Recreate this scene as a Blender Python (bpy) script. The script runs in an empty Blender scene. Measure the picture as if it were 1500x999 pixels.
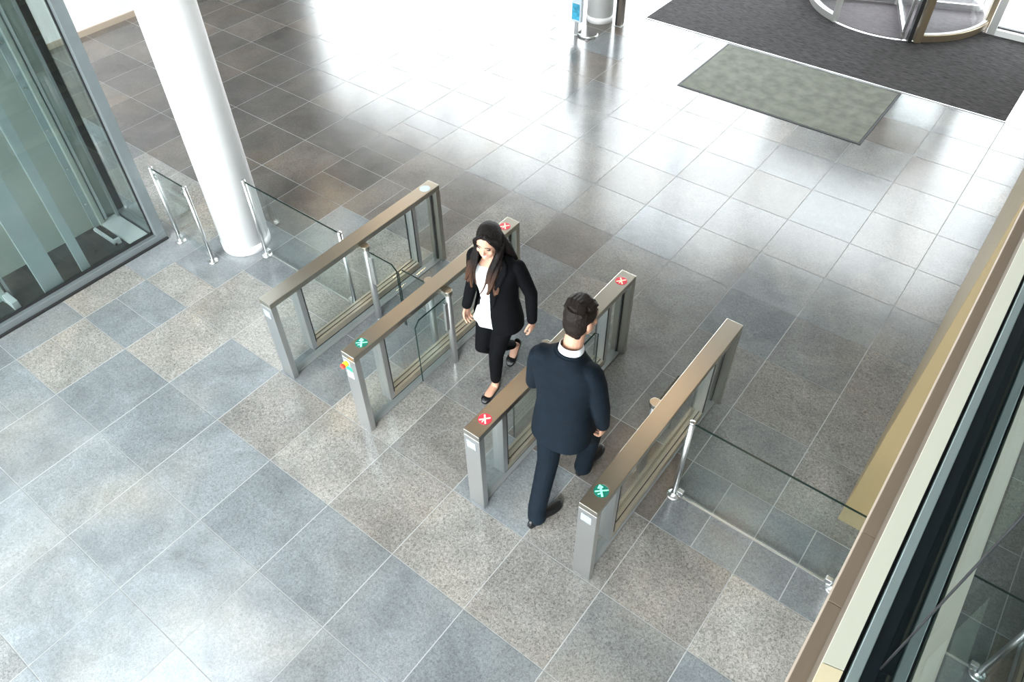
import bpy, bmesh, math, random
from mathutils import Vector, Matrix
random.seed(7)
PI = math.pi
sc = bpy.context.scene
COL = sc.collection
T = 0.65                                   # floor tile edge, metres

# ------------------------------------------------------------------ materials
def mat(name, col, rough=0.5, metal=0.0, spec=0.5, noise=None, bump=None, emit=None, emit_s=0.0, coat=0.0, aniso=0.0, sheen=0.0):
    m = bpy.data.materials.new(name); m.use_nodes = True
    nt = m.node_tree; b = nt.nodes['Principled BSDF']
    b.inputs['Base Color'].default_value = (*col, 1)
    b.inputs['Roughness'].default_value = rough
    b.inputs['Metallic'].default_value = metal
    b.inputs['Specular IOR Level'].default_value = spec
    b.inputs['Coat Weight'].default_value = coat
    b.inputs['Anisotropic'].default_value = aniso
    b.inputs['Sheen Weight'].default_value = sheen
    tc = nt.nodes.new('ShaderNodeTexCoord')
    if noise:                               # (scale, amount, stretch xyz)
        mp = nt.nodes.new('ShaderNodeMapping'); mp.inputs['Scale'].default_value = noise[2] if len(noise) > 2 else (1, 1, 1)
        nt.links.new(tc.outputs['Object'], mp.inputs['Vector'])
        n = nt.nodes.new('ShaderNodeTexNoise'); n.inputs['Scale'].default_value = noise[0]; n.inputs['Detail'].default_value = 4
        nt.links.new(mp.outputs[0], n.inputs['Vector'])
        r = nt.nodes.new('ShaderNodeMapRange')
        r.inputs['From Min'].default_value = .3; r.inputs['From Max'].default_value = .7
        r.inputs['To Min'].default_value = 1 - noise[1]; r.inputs['To Max'].default_value = 1 + noise[1]
        nt.links.new(n.outputs['Fac'], r.inputs['Value'])
        mx = nt.nodes.new('ShaderNodeVectorMath'); mx.operation = 'SCALE'
        mx.inputs[0].default_value = col
        nt.links.new(r.outputs[0], mx.inputs['Scale'])
        nt.links.new(mx.outputs[0], b.inputs['Base Color'])
    if bump:
        mp = nt.nodes.new('ShaderNodeMapping'); mp.inputs['Scale'].default_value = bump[2] if len(bump) > 2 else (1, 1, 1)
        nt.links.new(tc.outputs['Object'], mp.inputs['Vector'])
        n = nt.nodes.new('ShaderNodeTexNoise'); n.inputs['Scale'].default_value = bump[0]; n.inputs['Detail'].default_value = 3
        nt.links.new(mp.outputs[0], n.inputs['Vector'])
        bp = nt.nodes.new('ShaderNodeBump'); bp.inputs['Strength'].default_value = bump[1]; bp.inputs['Distance'].default_value = .01
        nt.links.new(n.outputs['Fac'], bp.inputs['Height']); nt.links.new(bp.outputs[0], b.inputs['Normal'])
    if emit:
        b.inputs['Emission Color'].default_value = (*emit, 1); b.inputs['Emission Strength'].default_value = emit_s
    return m

def glass(name, tint, ior=1.5, rough=0.0, gcol=(1, 1, 1)):
    m = bpy.data.materials.new(name); m.use_nodes = True
    nt = m.node_tree; nt.nodes.clear()
    o = nt.nodes.new('ShaderNodeOutputMaterial'); mx = nt.nodes.new('ShaderNodeMixShader')
    t = nt.nodes.new('ShaderNodeBsdfTransparent'); t.inputs[0].default_value = (*tint, 1)
    g = nt.nodes.new('ShaderNodeBsdfGlossy'); g.inputs['Roughness'].default_value = rough; g.inputs[0].default_value = (*gcol, 1)
    f = nt.nodes.new('ShaderNodeFresnel'); f.inputs['IOR'].default_value = ior
    # a pane has no inside here: flip the normal for back faces so both sides reflect like an outer face
    geo = nt.nodes.new('ShaderNodeNewGeometry')
    sgn = nt.nodes.new('ShaderNodeMath'); sgn.operation = 'MULTIPLY_ADD'; sgn.inputs[1].default_value = -(ior - 1 / ior); sgn.inputs[2].default_value = ior
    nt.links.new(geo.outputs['Backfacing'], sgn.inputs[0]); nt.links.new(sgn.outputs[0], f.inputs['IOR'])
    nt.links.new(f.outputs[0], mx.inputs[0]); nt.links.new(t.outputs[0], mx.inputs[1]); nt.links.new(g.outputs[0], mx.inputs[2])
    nt.links.new(mx.outputs[0], o.inputs['Surface'])
    return m

M = {}
M['steel'] = mat('brushed steel', (.48, .46, .41), .285, 1.0)
M['steel_grey'] = mat('grey satin steel', (.55, .56, .56), .38, 1.0)
M['chrome'] = mat('polished steel', (.66, .67, .67), .29, 1.0)
M['rail_alu'] = mat('champagne aluminium', (.50, .45, .36), .38, .85, noise=(20, .05))
M['gasket'] = mat('black rubber gasket', (.012, .012, .013), .6)
M['glass'] = glass('clear glass', (.945, .975, .97))
M['glass_edge'] = mat('dark green glass edge', (.006, .020, .018), .2, 0, .4)
M['lift_glass'] = glass('lift glass', (.90, .935, .925))
M['gallery_glass'] = glass('gallery glass', (.62, .70, .70), 1.95, 0, (.92, 1, 1))
M['window_glass'] = glass('window glass', (.97, .985, .98), 1.45)
def opal():
    m = bpy.data.materials.new('added opal rooflight'); m.use_nodes = True; nt = m.node_tree; nt.nodes.clear()
    o = nt.nodes.new('ShaderNodeOutputMaterial'); t = nt.nodes.new('ShaderNodeBsdfTranslucent'); t.inputs[0].default_value = (.74, .80, .86, 1)
    nt.links.new(t.outputs[0], o.inputs['Surface']); return m
M['opal'] = opal()  # diffusing pane of the added rooflight
M['white_paint'] = mat('white column paint', (.88, .885, .885), .45, noise=(3, .015))
M['white_wall'] = mat('white wall paint', (.78, .77, .77), .6, noise=(2, .02))
M['tan'] = mat('tan baseboard', (.40, .33, .26), .5)
M['bronze'] = mat('bronze wall panel', (.185, .138, .068), .42, .1, noise=(1.5, .05, (1, 1, .3)))
M['tan_face_darkened'] = mat('tan ledge face darkened', (.15, .12, .092), .5)  # ledge tan darkened to cancel the stronger light on this face
M['tan_ledge'] = mat('tan ledge', (.38, .305, .24), .5, noise=(40, .05, (1, .03, 1)))
M['cream'] = mat('cream aluminium', (.72, .715, .60), .4, noise=(2, .03))
M['cream_warm'] = mat('warm cream aluminium', (.86, .74, .50), .4)
M['gasket_grey'] = mat('grey glazing channel', (.50, .60, .62), .45, .1)
M['navy_frame'] = mat('dark blue grey channel', (.02, .035, .05), .3)
M['lift_frame'] = mat('lift frame paint', (.22, .25, .26), .4, .5, noise=(8, .05))
M['lift_post'] = mat('lift steel blue grey', (.30, .37, .385), .4, .4, noise=(4, .06))
M['lift_panel'] = mat('pale green lift panel', (.27, .315, .295), .35, 0, noise=(1.2, .12))
M['lift_floor'] = mat('dark pit floor', (.035, .037, .035), .25, noise=(4, .4))
M['lift_tray'] = mat('pale steel tray', (.62, .68, .70), .35, .4)
M['ceiling'] = mat('brown timber ceiling', (.19, .173, .132), .6, noise=(12, .25, (1, .05, 1)))
M['dark_wall'] = mat('dark wall', (.06, .055, .05), .6, noise=(2, .1))
M['grey_wall'] = mat('grey wall', (.55, .56, .57), .6, noise=(2, .03))
M['frame_alu'] = mat('facade aluminium', (.62, .62, .60), .35, .6)
M['door_bronze'] = mat('door post bronze', (.36, .29, .20), .35, .7)
M['door_dark'] = mat('dark door frame', (.02, .02, .021), .4)
M['paving'] = mat('pale paving', (.75, .73, .70), .8, noise=(3, .05))
M['carpet_dark'] = mat('charcoal matting', (.072, .069, .071), .95, 0, .1, noise=(45, .7, (.25, 3.0, 1)), bump=(160, .6, (.3, 2, 1)))
M['mat_grey'] = mat('grey green mat', (.215, .225, .195), .95, 0, .1, noise=(7, .20), bump=(200, .5))
M['mat_edge'] = mat('dark rubber edge', (.03, .034, .038), .7)
M['suit'] = mat('navy suit wool', (.0026, .0062, .0108), .85, 0, .14, noise=(18, .18), bump=(9, .9, (1, 1, .45)))
M['black_cloth'] = mat('black suiting', (.0022, .0024, .0032), .88, 0, .09, noise=(14, .2), bump=(10, .7, (1, 1, .5)))
M['white_cloth'] = mat('white blouse', (.66, .67, .68), .7, 0, .2, bump=(14, .5, (1, 1, .25)))
M['shirt'] = mat('white shirt', (.70, .72, .75), .7, 0, .2)
M['skin'] = mat('skin', (.47, .265, .185), .5, 0, .35, noise=(14, .05))
M['skin_m'] = mat('skin tanned', (.45, .25, .17), .5, 0, .35, noise=(14, .05))
M['lips'] = mat('lips', (.45, .10, .10), .4)
M['teeth'] = mat('teeth', (.8, .78, .74), .3)
M['eye'] = mat('dark eye', (.012, .009, .008), .2)
M['brow'] = mat('eyebrow', (.035, .02, .014), .7)
def hair_mat(name, c1, c2, z0, z1):
    m = mat(name, c1, .55, 0, .16, bump=(60, .8, (3, 3, .15)))
    nt = m.node_tree; b = nt.nodes['Principled BSDF']
    tc = nt.nodes.new('ShaderNodeTexCoord'); sp = nt.nodes.new('ShaderNodeSeparateXYZ'); nt.links.new(tc.outputs['Object'], sp.inputs[0])
    mr = nt.nodes.new('ShaderNodeMapRange'); mr.inputs['From Min'].default_value = z0; mr.inputs['From Max'].default_value = z1
    nt.links.new(sp.outputs['Z'], mr.inputs['Value'])
    cr = nt.nodes.new('ShaderNodeMix'); cr.data_type = 'RGBA'
    cr.inputs[6].default_value = (*c2, 1); cr.inputs[7].default_value = (*c1, 1)
    nt.links.new(mr.outputs[0], cr.inputs[0]); nt.links.new(cr.outputs[2], b.inputs['Base Color'])
    return m
M['hair_w'] = hair_mat('long brown hair', (.006, .004, .0036), (.075, .034, .018), 1.12, 1.37)   # dyed lighter tips
M['hair_m'] = mat('short dark hair', (.010, .0065, .005), .6, 0, .16, bump=(70, .6, (1, .25, 1)))
M['shoe'] = mat('black leather', (.006, .006, .007), .32, 0, .35)
M['red_light'] = mat('red status light', (.35, .03, .05), .3, emit=(.8, .04, .07), emit_s=.45)
M['red_glyph'] = mat('red symbol', (.9, .5, .4), .3, emit=(1.0, .42, .32), emit_s=1.1)
M['green_light'] = mat('green status light', (.01, .12, .09), .25, emit=(.0, .16, .10), emit_s=.35)
M['green_glyph'] = mat('green symbol', (.3, .9, .6), .3, emit=(.22, .95, .55), emit_s=.9)
M['off_light'] = mat('unlit status lens', (.50, .60, .66), .15)
M['reader'] = mat('pale blue sensor window', (.22, .26, .31), .6, 0, .3)
M['reader_rim'] = mat('sensor rim', (.26, .30, .33), .6, 0)
M['yellow'] = mat('yellow plastic', (.85, .60, .03), .35)
M['red_knob'] = mat('red plastic', (.75, .05, .03), .3)
M['green_sticker'] = mat('green sticker', (.02, .35, .16), .5)
M['white_sticker'] = mat('white sticker', (.85, .87, .87), .5)
M['blue_card'] = mat('blue printed card', (.05, .33, .50), .35, noise=(22, .5))
M['card_grey'] = mat('pale grey plastic', (.55, .62, .68), .4)
M['post_brown'] = mat('brown grey post', (.12, .10, .085), .45, .5)
M['lamp'] = mat('warm lamp lens', (1, .8, .55), .4, emit=(1.0, .66, .38), emit_s=17.0)
M['base'] = mat('dark satin base plate', (.22, .23, .23), .5, .4)
M['door_carpet'] = mat('violet grey door matting', (.17, .155, .165), .9, 0, .1, noise=(60, .3, (.25, 3, 1)))
M['grout'] = mat('pale grout', (.34, .35, .345), .8, 0, .3)

def floor_mat():
    m = bpy.data.materials.new('stone tile'); m.use_nodes = True
    nt = m.node_tree; N = nt.nodes; L = nt.links; b = N['Principled BSDF']
    at = N.new('ShaderNodeAttribute'); at.attribute_name = 'tone'
    geo = N.new('ShaderNodeTexCoord')
    cl = N.new('ShaderNodeTexNoise'); cl.inputs['Scale'].default_value = 2.2; cl.inputs['Detail'].default_value = 8; cl.inputs['Roughness'].default_value = .68; cl.inputs['Distortion'].default_value = .6
    sp = N.new('ShaderNodeTexNoise'); sp.inputs['Scale'].default_value = 62; sp.inputs['Detail'].default_value = 4; sp.inputs['Roughness'].default_value = .75; sp.inputs['Distortion'].default_value = 1.2
    wv = N.new('ShaderNodeTexNoise'); wv.inputs['Scale'].default_value = 1.1; wv.inputs['Detail'].default_value = 3
    for n in (cl, sp, wv): L.new(geo.outputs['Object'], n.inputs['Vector'])
    r1 = N.new('ShaderNodeMapRange'); r1.inputs['From Min'].default_value = .3; r1.inputs['From Max'].default_value = .7; r1.inputs['To Min'].default_value = .72; r1.inputs['To Max'].default_value = 1.28
    L.new(cl.outputs['Fac'], r1.inputs['Value'])
    r2 = N.new('ShaderNodeMapRange'); r2.inputs['From Min'].default_value = .36; r2.inputs['From Max'].default_value = .60; r2.inputs['To Min'].default_value = .44; r2.inputs['To Max'].default_value = 1.25
    L.new(sp.outputs['Fac'], r2.inputs['Value'])
    # the pitted tiles carry more speckle (alpha of the tone)
    mx = N.new('ShaderNodeMix'); mx.inputs[2].default_value = 1.0
    L.new(at.outputs['Alpha'], mx.inputs[0]); L.new(r2.outputs[0], mx.inputs[3])
    mul = N.new('ShaderNodeMath'); mul.operation = 'MULTIPLY'; L.new(r1.outputs[0], mul.inputs[0]); L.new(mx.outputs[0], mul.inputs[1])
    sc_ = N.new('ShaderNodeVectorMath'); sc_.operation = 'SCALE'; L.new(at.outputs['Color'], sc_.inputs[0]); L.new(mul.outputs[0], sc_.inputs['Scale'])
    warm = N.new('ShaderNodeMix'); warm.data_type = 'RGBA'; warm.blend_type = 'MULTIPLY'
    warm.inputs[7].default_value = (1.07, .99, .89, 1)
    r3 = N.new('ShaderNodeMapRange'); r3.inputs['From Min'].default_value = .48; r3.inputs['From Max'].default_value = .72
    L.new(wv.outputs['Fac'], r3.inputs['Value']); L.new(r3.outputs[0], warm.inputs[0]); L.new(sc_.outputs[0], warm.inputs[6])
    L.new(warm.outputs[2], b.inputs['Base Color'])
    r4 = N.new('ShaderNodeMapRange'); r4.inputs['To Min'].default_value = .16; r4.inputs['To Max'].default_value = .22
    L.new(cl.outputs['Fac'], r4.inputs['Value']); L.new(r4.outputs[0], b.inputs['Roughness'])
    b.inputs['Specular IOR Level'].default_value = .72
    bp = N.new('ShaderNodeBump'); bp.inputs['Strength'].default_value = .03; bp.inputs['Distance'].default_value = .004
    L.new(sp.outputs['Fac'], bp.inputs['Height']); L.new(bp.outputs[0], b.inputs['Normal'])
    return m
M['floor'] = floor_mat()

# ------------------------------------------------------------------ mesh helpers
def box(bm, x0, x1, y0, y1, z0, z1):
    v = [bm.verts.new((x, y, z)) for z in (z0, z1) for x, y in ((x0, y0), (x1, y0), (x1, y1), (x0, y1))]
    for f in ((3, 2, 1, 0), (4, 5, 6, 7), (0, 1, 5, 4), (1, 2, 6, 5), (2, 3, 7, 6), (3, 0, 4, 7)):
        bm.faces.new([v[i] for i in f])
    return v

def ring_loft(bm, rings, cap=True):
    vs = [[bm.verts.new(p) for p in r] for r in rings]
    n = len(vs[0])
    for a, b in zip(vs, vs[1:]):
        for i in range(n):
            bm.faces.new((a[i], a[(i + 1) % n], b[(i + 1) % n], b[i]))
    if cap:
        bm.faces.new(vs[0][::-1]); bm.faces.new(vs[-1])
    return vs

def tube(bm, pts, rad, n=14, side=None, cap=True):
    pts = [Vector(p) for p in pts]; rings = []; ref = Vector(side) if side else None
    for k, p in enumerate(pts):
        t = (pts[min(k + 1, len(pts) - 1)] - pts[max(k - 1, 0)]).normalized()
        if ref is None: ref = Vector((1, 0, 0)) if abs(t.x) < .8 else Vector((0, 1, 0))
        s = (ref - t * ref.dot(t)).normalized(); u = t.cross(s)
        if not side: ref = s
        r = rad[k] if isinstance(rad, (list, tuple)) else rad
        a, b = r if isinstance(r, (list, tuple)) else (r, r)
        rings.append([p + s * math.cos(2 * PI * i / n) * a + u * math.sin(2 * PI * i / n) * b for i in range(n)])
    return ring_loft(bm, rings, cap)

def capsule(bm, pts, rad, n=14, side=None):
    """tube with rounded ends"""
    P = [Vector(p) for p in pts]; R = [r if isinstance(r, (list, tuple)) else (r, r) for r in rad]
    d0 = (P[0] - P[1]).normalized(); d1 = (P[-1] - P[-2]).normalized(); q = []; w = []
    for a in (.95, .6, .25):
        m = min(R[0]); q.append(P[0] + d0 * m * a); s = math.sqrt(1 - a * a); w.append((R[0][0] * s, R[0][1] * s))
    q += P; w += R
    for a in (.25, .6, .95):
        m = min(R[-1]); q.append(P[-1] + d1 * m * a); s = math.sqrt(1 - a * a); w.append((R[-1][0] * s, R[-1][1] * s))
    return tube(bm, q, w, n, side)

def lathe(bm, prof, c=(0, 0), n=32):
    rings = [[(c[0] + r * math.cos(2 * PI * i / n), c[1] + r * math.sin(2 * PI * i / n), z) for i in range(n)] for r, z in prof]
    return ring_loft(bm, rings)

def ellip(bm, c, r, rot=None, n=20, m=12):
    rot = rot or Matrix.Identity(3); c = Vector(c); rings = []
    for k in range(m + 1):
        a = -PI / 2 + PI * (k + .0) / m; a = max(min(a, PI / 2 - .08), -PI / 2 + .08)
        rings.append([c + rot @ Vector((r[0] * math.cos(a) * math.cos(2 * PI * i / n), r[1] * math.cos(a) * math.sin(2 * PI * i / n), r[2] * math.sin(a))) for i in range(n)])
    return ring_loft(bm, rings)

def obj(name, bm, m, parent=None, bevel=0.0, smooth=False, solid=0.0, sub=0):
    if isinstance(bm, bpy.types.Mesh): me = bm
    else:
        bmesh.ops.recalc_face_normals(bm, faces=bm.faces) if not solid else None
        me = bpy.data.meshes.new(name); bm.to_mesh(me); bm.free()
    me.materials.append(m)
    o = bpy.data.objects.new(name, me); COL.objects.link(o)
    if parent: o.parent = parent
    if smooth: me.polygons.foreach_set('use_smooth', [True] * len(me.polygons))
    if solid:
        s = o.modifiers.new('solid', 'SOLIDIFY'); s.thickness = solid; s.offset = 0
    if bevel:
        b = o.modifiers.new('bevel', 'BEVEL'); b.width = bevel; b.segments = 2; b.limit_method = 'ANGLE'; b.angle_limit = .7
    if sub:
        s = o.modifiers.new('sub', 'SUBSURF'); s.levels = sub; s.render_levels = sub
    return o

def BM(): return bmesh.new()
def boxo(name, dims, m, parent=None, bevel=.002):
    bm = BM(); box(bm, *dims); return obj(name, bm, m, parent, bevel)

def thing(name, label, cat, loc=(0, 0, 0), group=None):
    o = bpy.data.objects.new(name, None); COL.objects.link(o); o.location = loc; o.empty_display_size = .1
    return tag(o, label, cat, group)
def tag(o, label, cat, group=None):
    o['label'] = label; o['category'] = cat
    if group: o['group'] = group
    return o
def struct(o):
    o['kind'] = 'structure'; return o

def fuse(bm, voxel=.006, smooth=3):
    """join overlapping closed shells into one continuous skin"""
    bmesh.ops.recalc_face_normals(bm, faces=bm.faces)
    me = bpy.data.meshes.new('fuse'); bm.to_mesh(me); bm.free()
    o = bpy.data.objects.new('fuse', me); COL.objects.link(o)
    r = o.modifiers.new('r', 'REMESH'); r.mode = 'VOXEL'; r.voxel_size = voxel
    if smooth:
        s = o.modifiers.new('s', 'SMOOTH'); s.factor = .5; s.iterations = smooth
    dg = bpy.context.evaluated_depsgraph_get()
    out = bpy.data.meshes.new_from_object(o.evaluated_get(dg))
    bpy.data.objects.remove(o); bpy.data.meshes.remove(me)
    return out

# ------------------------------------------------------------------ camera (solved from the tile grid)
CR = [[0.79256113, 0.60964274, -0.0135125], [0.43565722, -0.58159936, -0.68698251], [-0.42667276, 0.53858882, -0.7265483]]
cam = bpy.data.cameras.new('camera'); co = bpy.data.objects.new('camera', cam); COL.objects.link(co)
mw = Matrix.Identity(4)
for i in range(3):
    mw[i][0] = CR[0][i]; mw[i][1] = -CR[1][i]; mw[i][2] = -CR[2][i]
mw.translation = Vector((5.49735, -0.79411, 4.80974))
co.matrix_world = mw
cam.sensor_width = 36; cam.sensor_fit = 'HORIZONTAL'; cam.lens = 1099.4 / 1500 * 36
cam.clip_start = .02; cam.clip_end = 200
sc.camera = co

# ------------------------------------------------------------------ floor
FX0, FX1, FY0, FY1 = -12.0, 9.2, -5.6, 11.62
def build_floor():
    bm = BM(); tone = bm.loops.layers.float_color.new('tone')
    BL = (.188, .206, .218); BD = (.165, .182, .193); LB = (.212, .230, .242); BE = (.265, .258, .243); WA = (.202, .196, .186); DK = (.108, .102, .096); GR = (.182, .186, .185); BR = (.138, .126, .114)
    S_ = {'b': (BL, .6), 'd': (BD, .65), 'l': (LB, .5), 'e': (BE, 1), 'w': (WA, 1), 'k': (DK, .6), 'g': (GR, .8), 'n': (BR, .7)}
    known = {(0, 0): 'b', (1, 0): 'd', (2, 0): 'b', (3, 0): 'd', (4, 0): 'd', (5, 0): 'b', (6, 0): 'd', (7, 0): 'g',
             (0, -1): 'l', (1, -1): 'b', (2, -1): 'l', (3, -1): 'l', (4, -1): 'l', (5, -1): 'b', (6, -1): 'g', (7, -1): 'd',
             (0, 1): 'e', (1, 1): 'b', (2, 1): 'w', (3, 1): 'e', (4, 1): 'w', (5, 1): 'e', (6, 1): 'w', (7, 1): 'g', (8, 1): 'd', (9, 1): 'g',
             (0, 2): 'e', (1, 2): 'e', (2, 2): 'd', (3, 2): 'e', (4, 2): 'w', (5, 2): 'd', (6, 2): 'w', (7, 2): 'w', (8, 2): 'e',
             (1, 3): 'e', (2, 3): 'd', (3, 3): 'g', (4, 3): 'g', (5, 3): 'n', (6, 3): 'n', (7, 3): 'd', (8, 3): 'd', (9, 3): 'd',
             (4, 4): 'd', (5, 4): 'g', (6, 4): 'g', (7, 4): 'g', (8, 4): 'w', (5, 5): 'g', (6, 5): 'g', (7, 5): 'w', (8, 5): 'w',
             (5, 6): 'g', (6, 6): 'd', (7, 6): 'g', (4, 6): 'g', (4, 7): 'b', (5, 7): 'g', (6, 7): 'b', (7, 7): 'b', (8, 7): 'g', (4, 5): 'w', (3, 5): 'g', (3, 4): 'g'}
    g = .0034
    def tile(x0, x1, y0, y1, key, jit):
        c, a = S_[key]; v = 1 + jit
        f = bm.faces.new([bm.verts.new(p) for p in ((x0 + g, y0 + g, 0), (x1 - g, y0 + g, 0), (x1 - g, y1 - g, 0), (x0 + g, y1 - g, 0))])
        f.material_index = 0
        for l in f.loops: l[tone] = (c[0] * v, c[1] * v, c[2] * v, a)
    rnd = random.Random(11)
    i0, i1 = math.floor(FX0 / T), math.ceil(FX1 / T); j0, j1 = math.floor(FY0 / T), math.ceil(FY1 / T)
    for i in range(i0, i1):
        for j in range(j0, j1):
            if i < 0 and j > 3: pal = 'kknnkknk'
            elif j > 4: pal = 'gnggwdnw'
            elif j < 0: pal = 'blblbg'
            elif i < 3: pal = 'bblgebd'
            else: pal = 'gwbdg'
            x, y = i * T, j * T
            parts = [(0, 0, 1, 1)]
            if i == -1 and j < 8: parts = [(0, 0, 1, .5), (0, .5, 1, 1)]
            elif j == 3 and i > 6: parts = [(0, 0, .5, 1), (.5, 0, 1, 1)]
            elif -2 < i < 3 and j in (5,): parts = [(0, 0, .5, 1), (.5, 0, 1, 1)]
            for n, (a, b, c, d) in enumerate(parts):
                k = known.get((i, j)) if n == 0 or (i, j) in known and rnd.random() < .5 else None
                tile(x + a * T, x + c * T, y + b * T, y + d * T, k or rnd.choice(pal), rnd.uniform(-.09, .09))
    f = bm.faces.new([bm.verts.new(p) for p in ((FX0, FY0, -.0015), (FX1, FY0, -.0015), (FX1, FY1 + .3, -.0015), (FX0, FY1 + .3, -.0015))]); f.material_index = 1
    for l in f.loops: l[tone] = (.3, .3, .3, 0)
    me = bpy.data.meshes.new('floor'); bm.to_mesh(me); bm.free()
    me.materials.append(M['floor']); me.materials.append(M['grout'])
    o = bpy.data.objects.new('floor', me); COL.objects.link(o); struct(o)
build_floor()

# ------------------------------------------------------------------ room shell
H = 6.4
FAC = 11.60                                # facade line
CEIL_Z = H
def shell():
    # ceiling in strips round an added, unseen rooflight that brightens the foreground floor
    RX0, RX1, RY0, RY1 = -9.5, .2, -5.0, .3
    bm = BM()
    for a in ((FX0, FX1, RY1, FAC), (FX0, FX1, FY0, RY0), (FX0, RX0, RY0, RY1), (RX1, FX1, RY0, RY1)):
        box(bm, a[0], a[1], a[2], a[3], H, H + .3)
    struct(obj('ceiling', bm, M['ceiling']))
    w = struct(thing_struct('rooflight_added'))
    bm = BM(); n = 1
    for k in range(n + 1):
        x = RX0 + (RX1 - RX0) * k / n; box(bm, x - .05, x + .05, RY0, RY1, H, H + .2)
    for k in range(2):
        y = RY0 + (RY1 - RY0) * k; box(bm, RX0, RX1, y - .05, y + .05, H + .001, H + .199)
    obj('window_frame', bm, M['frame_alu'], w)
    bm = BM(); bm.faces.new([bm.verts.new(p) for p in ((RX0, RY0, H + .21), (RX1, RY0, H + .21), (RX1, RY1, H + .21), (RX0, RY1, H + .21))]); obj('window_glass', bm, M['opal'], w)
    # walls
    struct(boxo('wall_left', (-6.35, -6.05, FY0, 5.6, 0, H), M['white_wall'], None, 0))
    struct(boxo('baseboard_left', (-6.06, -6.03, FY0, 5.6, 0, .085), M['tan'], None, .002))
    struct(boxo('wall_end', (FX0 - .2, FX0, FY0, FAC, 0, H), M['dark_wall'], None, 0))
    struct(boxo('wall_alcove', (FX0, -6.351, 5.3, 5.6, 0, H), M['dark_wall'], None, 0))
    struct(boxo('wall_right', (5.605, 9.2, 2.78, FAC, 0, 3.35), M['bronze'], None, .004))
    struct(boxo('wall_side', (9.2, 9.4, FY0, FAC, 0, H), M['grey_wall'], None, 0))
    # rear wall with a wide window band
    bm = BM()
    box(bm, FX0, FX1, FY0 - .25, FY0, 0, .3); box(bm, FX0, FX1, FY0 - .25, FY0, 6.2, H)
    box(bm, FX0, -6.0, FY0 - .25, FY0, .3, 6.2); box(bm, 9.0, FX1, FY0 - .25, FY0, .3, 6.2)
    struct(obj('wall_rear', bm, M['grey_wall']))
    w = struct(thing_struct('window_2'))
    bm = BM()
    for k in range(9):
        x = -6.0 + 15.0 * k / 8; box(bm, x - .04, x + .04, FY0 - .2, FY0 - .08, .3, 6.2)
    obj('window_frame', bm, M['frame_alu'], w)
    boxo('window_glass', (-6.0, 9.0, FY0 - .15, FY0 - .14, .3, 6.2), M['window_glass'], w, 0)
    # glazed entrance front
    w = struct(thing_struct('window_3'))
    bm = BM()
    xs = [-10.9, -9.35, -7.8, -6.25, -4.7, -3.1, -1.5, .1, 1.72]
    for x in xs: box(bm, x - .045, x + .045, FAC - .06, FAC + .06, .06, 6.15)
    box(bm, -10.9, 1.72, FAC - .06, FAC + .06, 0, .07)
    obj('window_frame', bm, M['frame_alu'], w, .003)
    boxo('window_glass', (-10.9, 1.72, FAC - .006, FAC + .006, .07, 6.15), M['window_glass'], w, 0)
    w = struct(thing_struct('window_4'))
    bm = BM()
    for x, hw in ((4.44, .05), (6.2, .04)): box(bm, x - hw, x + hw, FAC - .09, FAC + .05, 0, 5.1)
    obj('window_frame', bm, M['frame_alu'], w, .003)
    boxo('window_sill', (4.49, 9.2, FAC - .09, FAC + .05, 0, .085), M['white_sticker'], w, .004)
    boxo('window_gasket', (4.49, 9.2, FAC - .02, FAC + .02, .085, .10), M['gasket'], w, 0)
    boxo('window_glass', (4.49, 9.2, FAC - .006, FAC + .006, .10, 5.1), M['window_glass'], w, 0)
    bm = BM(); box(bm, FX0, 1.72, FAC - .1, FAC + .2, 6.15, H); box(bm, 1.72, FX1, FAC - .1, FAC + .2, 5.1, H); box(bm, FX0, -10.9, FAC - .1, FAC + .2, 0, 6.15)
    box(bm, 1.72, 4.44, FAC - .05, FAC + .05, 2.85, 2.95)
    struct(obj('wall_front', bm, M['dark_wall']))
    boxo('window_glass', (1.765, 4.39, FAC - .006, FAC + .006, 2.95, 5.1), M['window_glass'], w, 0)
    # outside
    struct(boxo('pavement', (-40, 40, FAC + .31, 60, -.12, -.02), M['paving'], None, 0))

def thing_struct(name):
    o = bpy.data.objects.new(name, None); COL.objects.link(o); return o
shell()

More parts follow.
